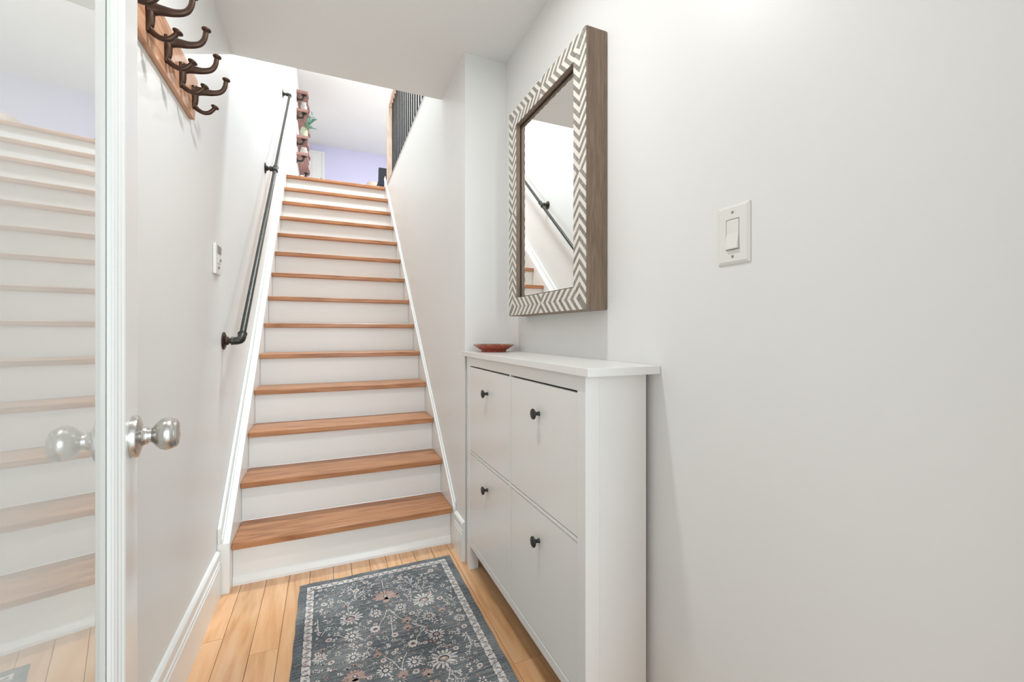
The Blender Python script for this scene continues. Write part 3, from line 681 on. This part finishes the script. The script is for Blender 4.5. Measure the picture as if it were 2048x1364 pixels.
VINES= [[(0.08,1.791),(0.078,1.829),(0.09,1.863),(0.107,1.869)],[(0.107,1.875),(0.104,1.925),(0.093,1.958)],[(0.107,1.875),(0.116,1.927),(0.122,1.975)],[(0.111,1.88),(0.13,1.893),(0.148,1.942)],[(0.078,1.829),(0.068,1.866),(0.051,1.883)],[(0.219,1.753),(0.201,1.703),(0.181,1.672)],[(0.229,1.748),(0.246,1.702),(0.266,1.67)],[(0.294,1.635),(0.311,1.613),(0.335,1.595)],[(0.333,1.585),(0.304,1.56),(0.29,1.53)],[(0.309,1.622),(0.313,1.643),(0.333,1.652)],[(0.144,1.629),(0.123,1.607)],[(0.177,1.503),(0.203,1.469),(0.218,1.428)],[(0.253,1.493),(0.235,1.46),(0.226,1.429)],[(0.135,1.568),(0.12,1.537),(0.103,1.54)],[(0.124,1.578),(0.152,1.546)],[(-0.031,1.798),(-0.028,1.735),(-0.02,1.689),(-0.003,1.724)],[(-0.02,1.689),(-0.032,1.71)],[(0.223,1.974),(0.223,1.902)],[(0.169,1.933),(0.191,1.953),(0.215,1.95)],[(0.226,1.687),(0.222,1.627),(0.219,1.586)],[(0.036,1.678),(0.054,1.657),(0.066,1.652)],[(0.366,1.798),(0.369,1.832),(0.391,1.874)],[(0.367,1.826),(0.357,1.866)],[(0.338,1.89),(0.33,1.963)],[(0.338,1.89),(0.353,1.953)],[(0.337,1.883),(0.304,1.951)],[(0.367,1.826),(0.409,1.844)],[(0.468,1.706),(0.476,1.75)],[(0.468,1.706),(0.457,1.745)],[(0.468,1.706),(0.487,1.725)],[(0.467,1.495),(0.474,1.451),(0.495,1.412)],[(0.467,1.495),(0.448,1.467)],[(0.466,1.49),(0.464,1.441),(0.447,1.41)],[(0.365,1.382),(0.367,1.356),(0.353,1.325)],[(0.368,1.359),(0.383,1.345),(0.403,1.349)],[(0.366,1.352),(0.381,1.317),(0.396,1.307)],[(0.329,1.398),(0.305,1.374)],[(0.296,1.634),(0.316,1.614),(0.343,1.591)],[(0.446,1.541),(0.444,1.51)]]

ft = Flat()
def inside(x, y, mrg=0.012): return ix0 + mrg < x < ix1 - mrg and iy0 + mrg < y < iy1 - mrg
def motif(t, x, y, r):
    z = Z1 + 0.0004
    r = max(0.004, min(r, x - ix0 - 0.003, ix1 - x - 0.003, iy1 - y - 0.003))
    if t in 'de':
        c = IV if t == 'd' else PK
        ft.petals(x, y, r * 0.42, r * 1.02, 13, r * 0.115, z, IV); ft.ell(x, y, r * 0.40, r * 0.40, 0, z + 0.0001, DK, 14); ft.ell(x, y, r * 0.29, r * 0.29, 0, z + 0.0002, c, 12, 0.08)
        ft.ell(x, y, r * 0.10, r * 0.10, 0, z + 0.0003, GR, 7)
    elif t == 'p':
        ft.petals(x, y, r * 0.46, r, 15, r * 0.105, z, IV); ft.petals(x, y, r * 0.40, r * 0.72, 9, r * 0.09, z + 0.00005, GR)
        ft.ell(x, y, r * 0.52, r * 0.42, 0, z + 0.0001, IV, 16, 0.18); ft.ell(x, y, r * 0.42, r * 0.32, 0, z + 0.0002, DK, 12, 0.12); ft.ell(x, y - r * 0.05, r * 0.32, r * 0.22, 0, z + 0.0003, PK, 10, 0.18); ft.ell(x, y, r * 0.12, r * 0.1, 0, z + 0.0004, IV, 7)
    elif t == 'k':
        ft.petals(x, y, r * 0.3, r * 0.95, 11, r * 0.13, z, PK, math.pi * -0.15, math.pi * 1.15); ft.ell(x, y + r * 0.05, r * 0.62, r * 0.42, 0, z + 0.0001, PK, 18, 0.2)
        ft.ell(x, y - r * 0.45, r * 0.26, r * 0.4, 0, z + 0.0001, PK, 10, 0.2); ft.ell(x, y + r * 0.12, r * 0.2, r * 0.18, 0, z + 0.0002, DK, 9, 0.1); ft.ell(x, y + r * 0.12, r * 0.12, r * 0.11, 0, z + 0.0003, IV, 8, 0.2)
    elif t == 's':
        pts = []
        for k in range(20):
            q = r if k % 2 == 0 else r * 0.72; a = k * math.pi / 10; pts.append((x + q * math.cos(a), y + q * math.sin(a)))
        ft.poly(pts, z, IV); ft.ell(x, y, r * 0.5, r * 0.44, 0, z + 0.0001, PK, 12, 0.1); ft.ell(x, y, r * 0.28, r * 0.24, 0, z + 0.0002, DK, 9, 0.1)
    elif t == 't':
        a = random.uniform(0, 1); ft.petals(x, y, r * 0.30, r, 5, r * 0.26, z, IV, a, a + 2 * math.pi); ft.ell(x, y, r * 0.42, r * 0.42, 0, z + 0.0001, DK, 10); ft.ell(x, y, r * 0.2, r * 0.2, 0, z + 0.0002, GR, 7)
    elif t == 'o':
        ft.ell(x, y, r * 0.9, r * 0.8, 0, z, IV, 10, 0.12); ft.ell(x, y, r * 0.55, r * 0.5, 0, z + 0.0001, PK, 8, 0.1); ft.ell(x, y, r * 0.22, r * 0.2, 0, z + 0.0002, DK, 6)
    elif t == 'l':
        a = random.uniform(0, 3.14); c = random.choice([IV, IV, GR, GR, PK])
        for k in range(3):
            ft.ell(x + r * 0.5 * math.cos(a + k * 0.9), y + r * 0.5 * math.sin(a + k * 0.9), r * 0.62, r * 0.26, a + k * 0.9, z, c, 7, 0.2)
for m_ in MOTIFS: motif(*m_)
for vn in VINES:
    pts = catmull([(x, y, 0) for x, y in vn], 5)
    ft.line([(p.x, p.y) for p in pts if inside(p.x, p.y, 0.002)], 0.0026, Z1 + 0.00035, IV)
# the run of the pattern towards the door, and the small leaves between the flowers
ymin = min(m_[2] for m_ in MOTIFS)
taken = [(m_[1], m_[2], m_[3]) for m_ in MOTIFS]
for k in range(2600):
    x = random.uniform(ix0, ix1); y = random.uniform(iy0, iy1)
    if not inside(x, y, 0.01): continue
    far = y > ymin
    if far: t, r = random.choice('lllllltto'), random.uniform(0.007, 0.0145)
    else: t = random.choice('dptttllksl'); r = {'d': 0.036, 'p': 0.05, 'k': 0.045, 's': 0.028, 't': 0.014, 'l': 0.011}[t]
    if any((x - a) ** 2 + (y - b) ** 2 < (r + c) ** 2 * (0.62 if far else 1.0) for a, b, c in taken): continue
    taken.append((x, y, r)); motif(t, x, y, r)
ft.build('floral_pattern', RM)

# ------------------------------------------------------------------ upstairs: railing
rl = thing('stair_railing', 'oak newel railing with thin black balusters above the stairwell', 'railing', (0.65, 4.9, ZU))
box('newel_post', 0.612, 0.690, 4.855, 4.935, ZU + 0.0005, 3.66, M_NEWEL, rl, 0.003)
box('top_rail', 0.622, 0.682, 2.0, 4.854, 3.565, 3.605, M_NEWEL, rl, 0.004)
box('bottom_rail', 0.636, 0.668, 2.0, 4.854, ZU + 0.0005, ZU + 0.018, M_PIPE, rl, 0.002)
b0 = box('baluster', 0.647, 0.658, -0.0055, 0.0055, ZU + 0.0185, 3.5648, M_BALUSTER, rl)
ys = [4.76 - k * 0.098 for k in range(27)]
for k, y in enumerate(ys):
    b = b0 if k == 0 else b0.copy()
    if k: COL.objects.link(b)
    b.location = (0, y, 0)
box('floor_trim', XS + 0.0005, XS + 0.02, 2.46, 4.99, ZU + 0.0004, ZU + 0.016, M_PIPE, rl)

# upstairs: shelving on the left wall
M_GLASSJAR = None
def jar_mat(name, c):
    m, nt, b = newmat(name)
    tc = N(nt, 'ShaderNodeTexCoord'); nz = N(nt, 'ShaderNodeTexNoise'); nz.inputs['Scale'].default_value = 25
    L(nt, tc.outputs['Object'], nz.inputs['Vector']); rp = ramp(nt, [(0.35, tuple(k * 0.8 for k in c)), (0.7, c)]); L(nt, nz.outputs['Fac'], rp.inputs['Fac'])
    L(nt, rp.outputs['Color'], b.inputs['Base Color']); b.inputs['Roughness'].default_value = 0.08; b.inputs['Transmission Weight'].default_value = 0.45
    return m
M_JAR = jar_mat('clear_jar_glass', srgb(226, 230, 226)); M_JARG = jar_mat('green_tinted_jar', srgb(214, 222, 190))
M_LEAF = paint('leaf_green', srgb(96, 140, 112), 0.5, 0.02, 60, 0.25); M_LEAF2 = paint('leaf_blue_green', srgb(120, 164, 160), 0.5, 0.02, 60, 0.2)
SHY0, SHY1 = 7.3, 8.25
specs = [(4.755, 'highest'), (4.475, 'second highest'), (4.070, 'third'), (3.810, 'lowest')]
ords = ['topmost of the four wall shelves upstairs, walnut plank on pipe brackets', 'second wall shelf from the top, walnut plank holding a clear jar', 'third wall shelf from the top, walnut plank holding the plant jar', 'lowest of the four wall shelves upstairs, walnut plank on pipe brackets']
for k, (z, _) in enumerate(specs):
    sh = thing('wall_shelf', ords[k], 'shelf', (XL, 7.7, z), 'walnut shelves upstairs')
    edge = [(SHY0, XL + 0.0005)] + [(SHY0 + (SHY1 - SHY0) * j / 8, XL + 0.155 + 0.012 * math.sin(j * 1.7 + k)) for j in range(9)] + [(SHY1, XL + 0.0005)]
    prism('board', edge, lambda p, q, a: (q, p, a), z, z + 0.038, M_SHELF, sh, 0.003)
    for yy in (SHY0 + 0.07, SHY1 - 0.12):
        br = tube('bracket', catmull([(XL + 0.004, yy, z - 0.075), (XL + 0.05, yy, z - 0.075), (XL + 0.085, yy, z - 0.062), (XL + 0.10, yy, z - 0.02), (XL + 0.10, yy, z - 0.0005)], 4), 0.014, M_PIPE, sh, 10)
        lathe('flange', [(0.04, 0.0005), (0.04, 0.006), (0.02, 0.012), (0.018, 0.02), (0, 0.0202)], (XL, yy, z - 0.075), (1, 0, 0), M_PIPE, br, 16)
        lathe('flange', [(0.04, 0), (0.04, 0.006), (0.02, 0.012), (0, 0.0122)], (XL + 0.10, yy, z - 0.0005), (0, 0, -1), M_PIPE, br, 16)
def jar(name, label, x, y, z, r, h, mat):
    o = lathe(name, [(r * 0.9, 0), (r, 0.006), (r, h * 0.72), (r * 0.72, h * 0.86), (r * 0.70, h), (r * 0.76, h + 0.004), (r * 0.76, h + 0.02), (0, h + 0.021)], (x, y, z), (0, 0, 1), mat, None, 20)
    return tag(o, label, 'jar')
jar('glass_jar', 'clear glass jar standing on the second wall shelf upstairs', XL + 0.10, 7.40, 4.5135, 0.045, 0.12, M_JAR)
jar('glass_jar', 'low clear glass jar standing on the lowest wall shelf upstairs', XL + 0.10, 7.40, 3.8485, 0.055, 0.085, M_JAR)
pl = thing('potted_plant', 'leafy green plant in a pale jar on the third wall shelf', 'plant', (XL + 0.10, 7.42, 4.1085))
lathe('pot', [(0.045, 0), (0.055, 0.01), (0.055, 0.13), (0.04, 0.15), (0.038, 0.17), (0.033, 0.17), (0.03, 0.15), (0, 0.149)], (XL + 0.10, 7.42, 4.1085), (0, 0, 1), M_JARG, pl, 20)
def leafvf(base, d, ln, wd, V, Fc):
    d = Vector(d).normalized(); s = d.cross(Vector((0, 0, 1))).normalized(); n = s.cross(d); b = Vector(base); o = len(V)
    pts = []
    for t, w_, u in ((0, 0.08, 0), (0.3, 0.8, 0.06), (0.6, 1.0, 0.06), (0.85, 0.6, 0.0), (1.0, 0.05, -0.06)):
        c = b + d * ln * t + n * ln * u; pts.append((c - s * wd * w_ / 2, c, c + s * wd * w_ / 2))
    for p in pts: V.extend([p[0], p[1] + n * (-0.12 * wd), p[2]])
    for k in range(len(pts) - 1):
        a = o + k * 3; Fc.append((a, a + 1, a + 4, a + 3)); Fc.append((a + 1, a + 2, a + 5, a + 4))
rnd = random.Random(3)
pb = Vector((XL + 0.10, 7.42, 4.27))
for k in range(9):
    az = rnd.uniform(-1.3, 1.3); d = Vector((math.cos(az) * 0.8, math.sin(az) * 0.7 - 0.2, rnd.uniform(-0.35, 1.1))).normalized(); ln = rnd.uniform(0.14, 0.24)
    stm = tube('stem', [pb - Vector((0, 0, 0.03)), pb + d * ln * 0.5, pb + d * ln], [0.003, 0.0025, 0.002], M_LEAF, pl, 6)
    for j in range(5):
        V, Fc = [], []
        leafvf(pb + d * ln * (0.35 + 0.16 * j), d + Vector((rnd.uniform(-0.8, 0.8), rnd.uniform(-0.8, 0.8), rnd.uniform(-0.4, 0.5))), rnd.uniform(0.05, 0.085), rnd.uniform(0.02, 0.03), V, Fc)
        mesh('leaf', V, Fc, rnd.choice([M_LEAF, M_LEAF, M_LEAF2]), stm)

# upstairs: door in the far wall
d2 = thing('door_2', 'white panelled door at the far end upstairs', 'door', (-0.18, YE, ZU)); d2['kind'] = 'structure'
box('door_leaf', -0.31, -0.085, YE - 0.04, YE - 0.002, ZU + 0.001, 4.95, M_TRIM, d2, 0.002)
box('panel', -0.285, -0.125, YE - 0.048, YE - 0.0402, ZU + 0.3, 4.85, M_TRIM, d2, 0.004)
boxes('casing', [(-0.085, -0.035, YE - 0.05, YE - 0.001, ZU, 5.0), (-0.36, -0.31, YE - 0.05, YE - 0.001, ZU, 5.0), (-0.31, -0.085, YE - 0.05, YE - 0.001, 4.95, 5.0)], M_TRIM, d2, 0.002)
# upstairs furniture whose tops show over the landing
M_NAVY = paint('dark_navy_upholstery', srgb(46, 48, 58), 0.8, 0.05, 200, 0.1); M_BEIGE = paint('beige_upholstery', srgb(160, 142, 128), 0.9, 0.08, 200, 0.08)
M_DARKLEG = paint('dark_leg', srgb(60, 48, 40), 0.5, 0.0)
ch = thing('dining_chair', 'dark navy chair with a leaning back beside the newel post', 'chair', (0.80, 6.3, ZU))
prism('backrest', [(6.08, 3.10), (6.12, 3.10), (6.06, 3.325), (6.03, 3.325)], lambda p, q, a: (a, p, q), 0.645, 1.04, M_NAVY, ch, 0.012)
box('seat', 0.645, 1.04, 6.09, 6.50, 3.12, 3.17, M_NAVY, ch, 0.012)
for x in (0.665, 1.02):
    for y in (6.11, 6.48): box('leg', x - 0.015, x + 0.015, y - 0.015, y + 0.015, ZU + 0.0005, 3.119, M_DARKLEG, ch)
tb = thing('round_pouf', 'rounded beige pouf showing over the top step', 'pouf', (0.68, 7.6, ZU))
lathe('cushion', [(0.05, 0.04), (0.16, 0.05), (0.20, 0.3), (0.19, 0.6), (0.15, 0.8), (0.08, 0.91), (0, 0.93)], (0.715, 7.6, ZU), (0, 0, 1), M_BEIGE, tb, 28)
lathe('base', [(0.13, 0.0005), (0.13, 0.039), (0, 0.0392)], (0.715, 7.6, ZU), (0, 0, 1), M_DARKLEG, tb, 24)
fp = thing('floor_plant', 'small dark green plant standing before the far wall', 'plant', (0.0, 9.6, ZU))
lathe('pot', [(0.10, 0.0005), (0.14, 0.3), (0.15, 0.9), (0.14, 1.3), (0.12, 1.3), (0.12, 1.26), (0, 1.26)], (-0.02, 9.6, ZU), (0, 0, 1), M_TRIM, fp, 20)
for k in range(12):
    V, Fc = [], []; az = rnd.uniform(0, 6.28)
    leafvf((-0.02, 9.6, ZU + 1.27), (math.cos(az), math.sin(az), rnd.uniform(0.3, 1.5)), rnd.uniform(0.16, 0.30), 0.06, V, Fc); mesh('leaf', V, Fc, M_LEAF, fp)

# recessed lamp of the hall, and the lamps added upstairs
def downlight(x, y, z, label):
    t = thing('recessed_lamp', label, 'lamp', (x, y, z), 'recessed ceiling lamps')
    m, nt, b = newmat('lamp_lens'); b.inputs['Base Color'].default_value = (1, 1, 1, 1); b.inputs['Emission Color'].default_value = (1, 0.95, 0.88, 1); b.inputs['Emission Strength'].default_value = 3.0
    lathe('trim_ring', [(0.075, -0.0005), (0.075, -0.004), (0.055, -0.008), (0.053, -0.002), (0.053, -0.0005)], (x, y, z), (0, 0, 1), M_TRIM, t, 32)
    lathe('lens', [(0.052, -0.0006), (0.052, -0.002), (0, -0.0025)], (x, y, z), (0, 0, 1), m, t, 24)
downlight(0.13, 1.14, ZC, 'round recessed lamp in the hallway ceiling above the rug')
fm = thing('added_stair_lamp', 'large round lamp added out of view above the stairs to light the risers', 'lamp', (0.62, 3.2, ZT))  # unseen fixture added around the fill light over the stairs
lathe('housing', [(0.30, -0.0005), (0.30, -0.045), (0.285, -0.055), (0.28, -0.05), (0.28, -0.0005)], (0.62, 3.2, ZT), (0, 0, 1), M_TRIM, fm, 40)
lathe('diffuser', [(0.279, -0.0006), (0.279, -0.048), (0, -0.052)], (0.62, 3.2, ZT), (0, 0, 1), M_PLASTIC, fm, 32)
downlight(1.2, 7.0, ZT, 'round recessed lamp added out of view to brighten the upper room')  # unseen fixture added for the upper fill light

for _o in bpy.data.objects:
    if '_loc' in _o: del _o['_loc']
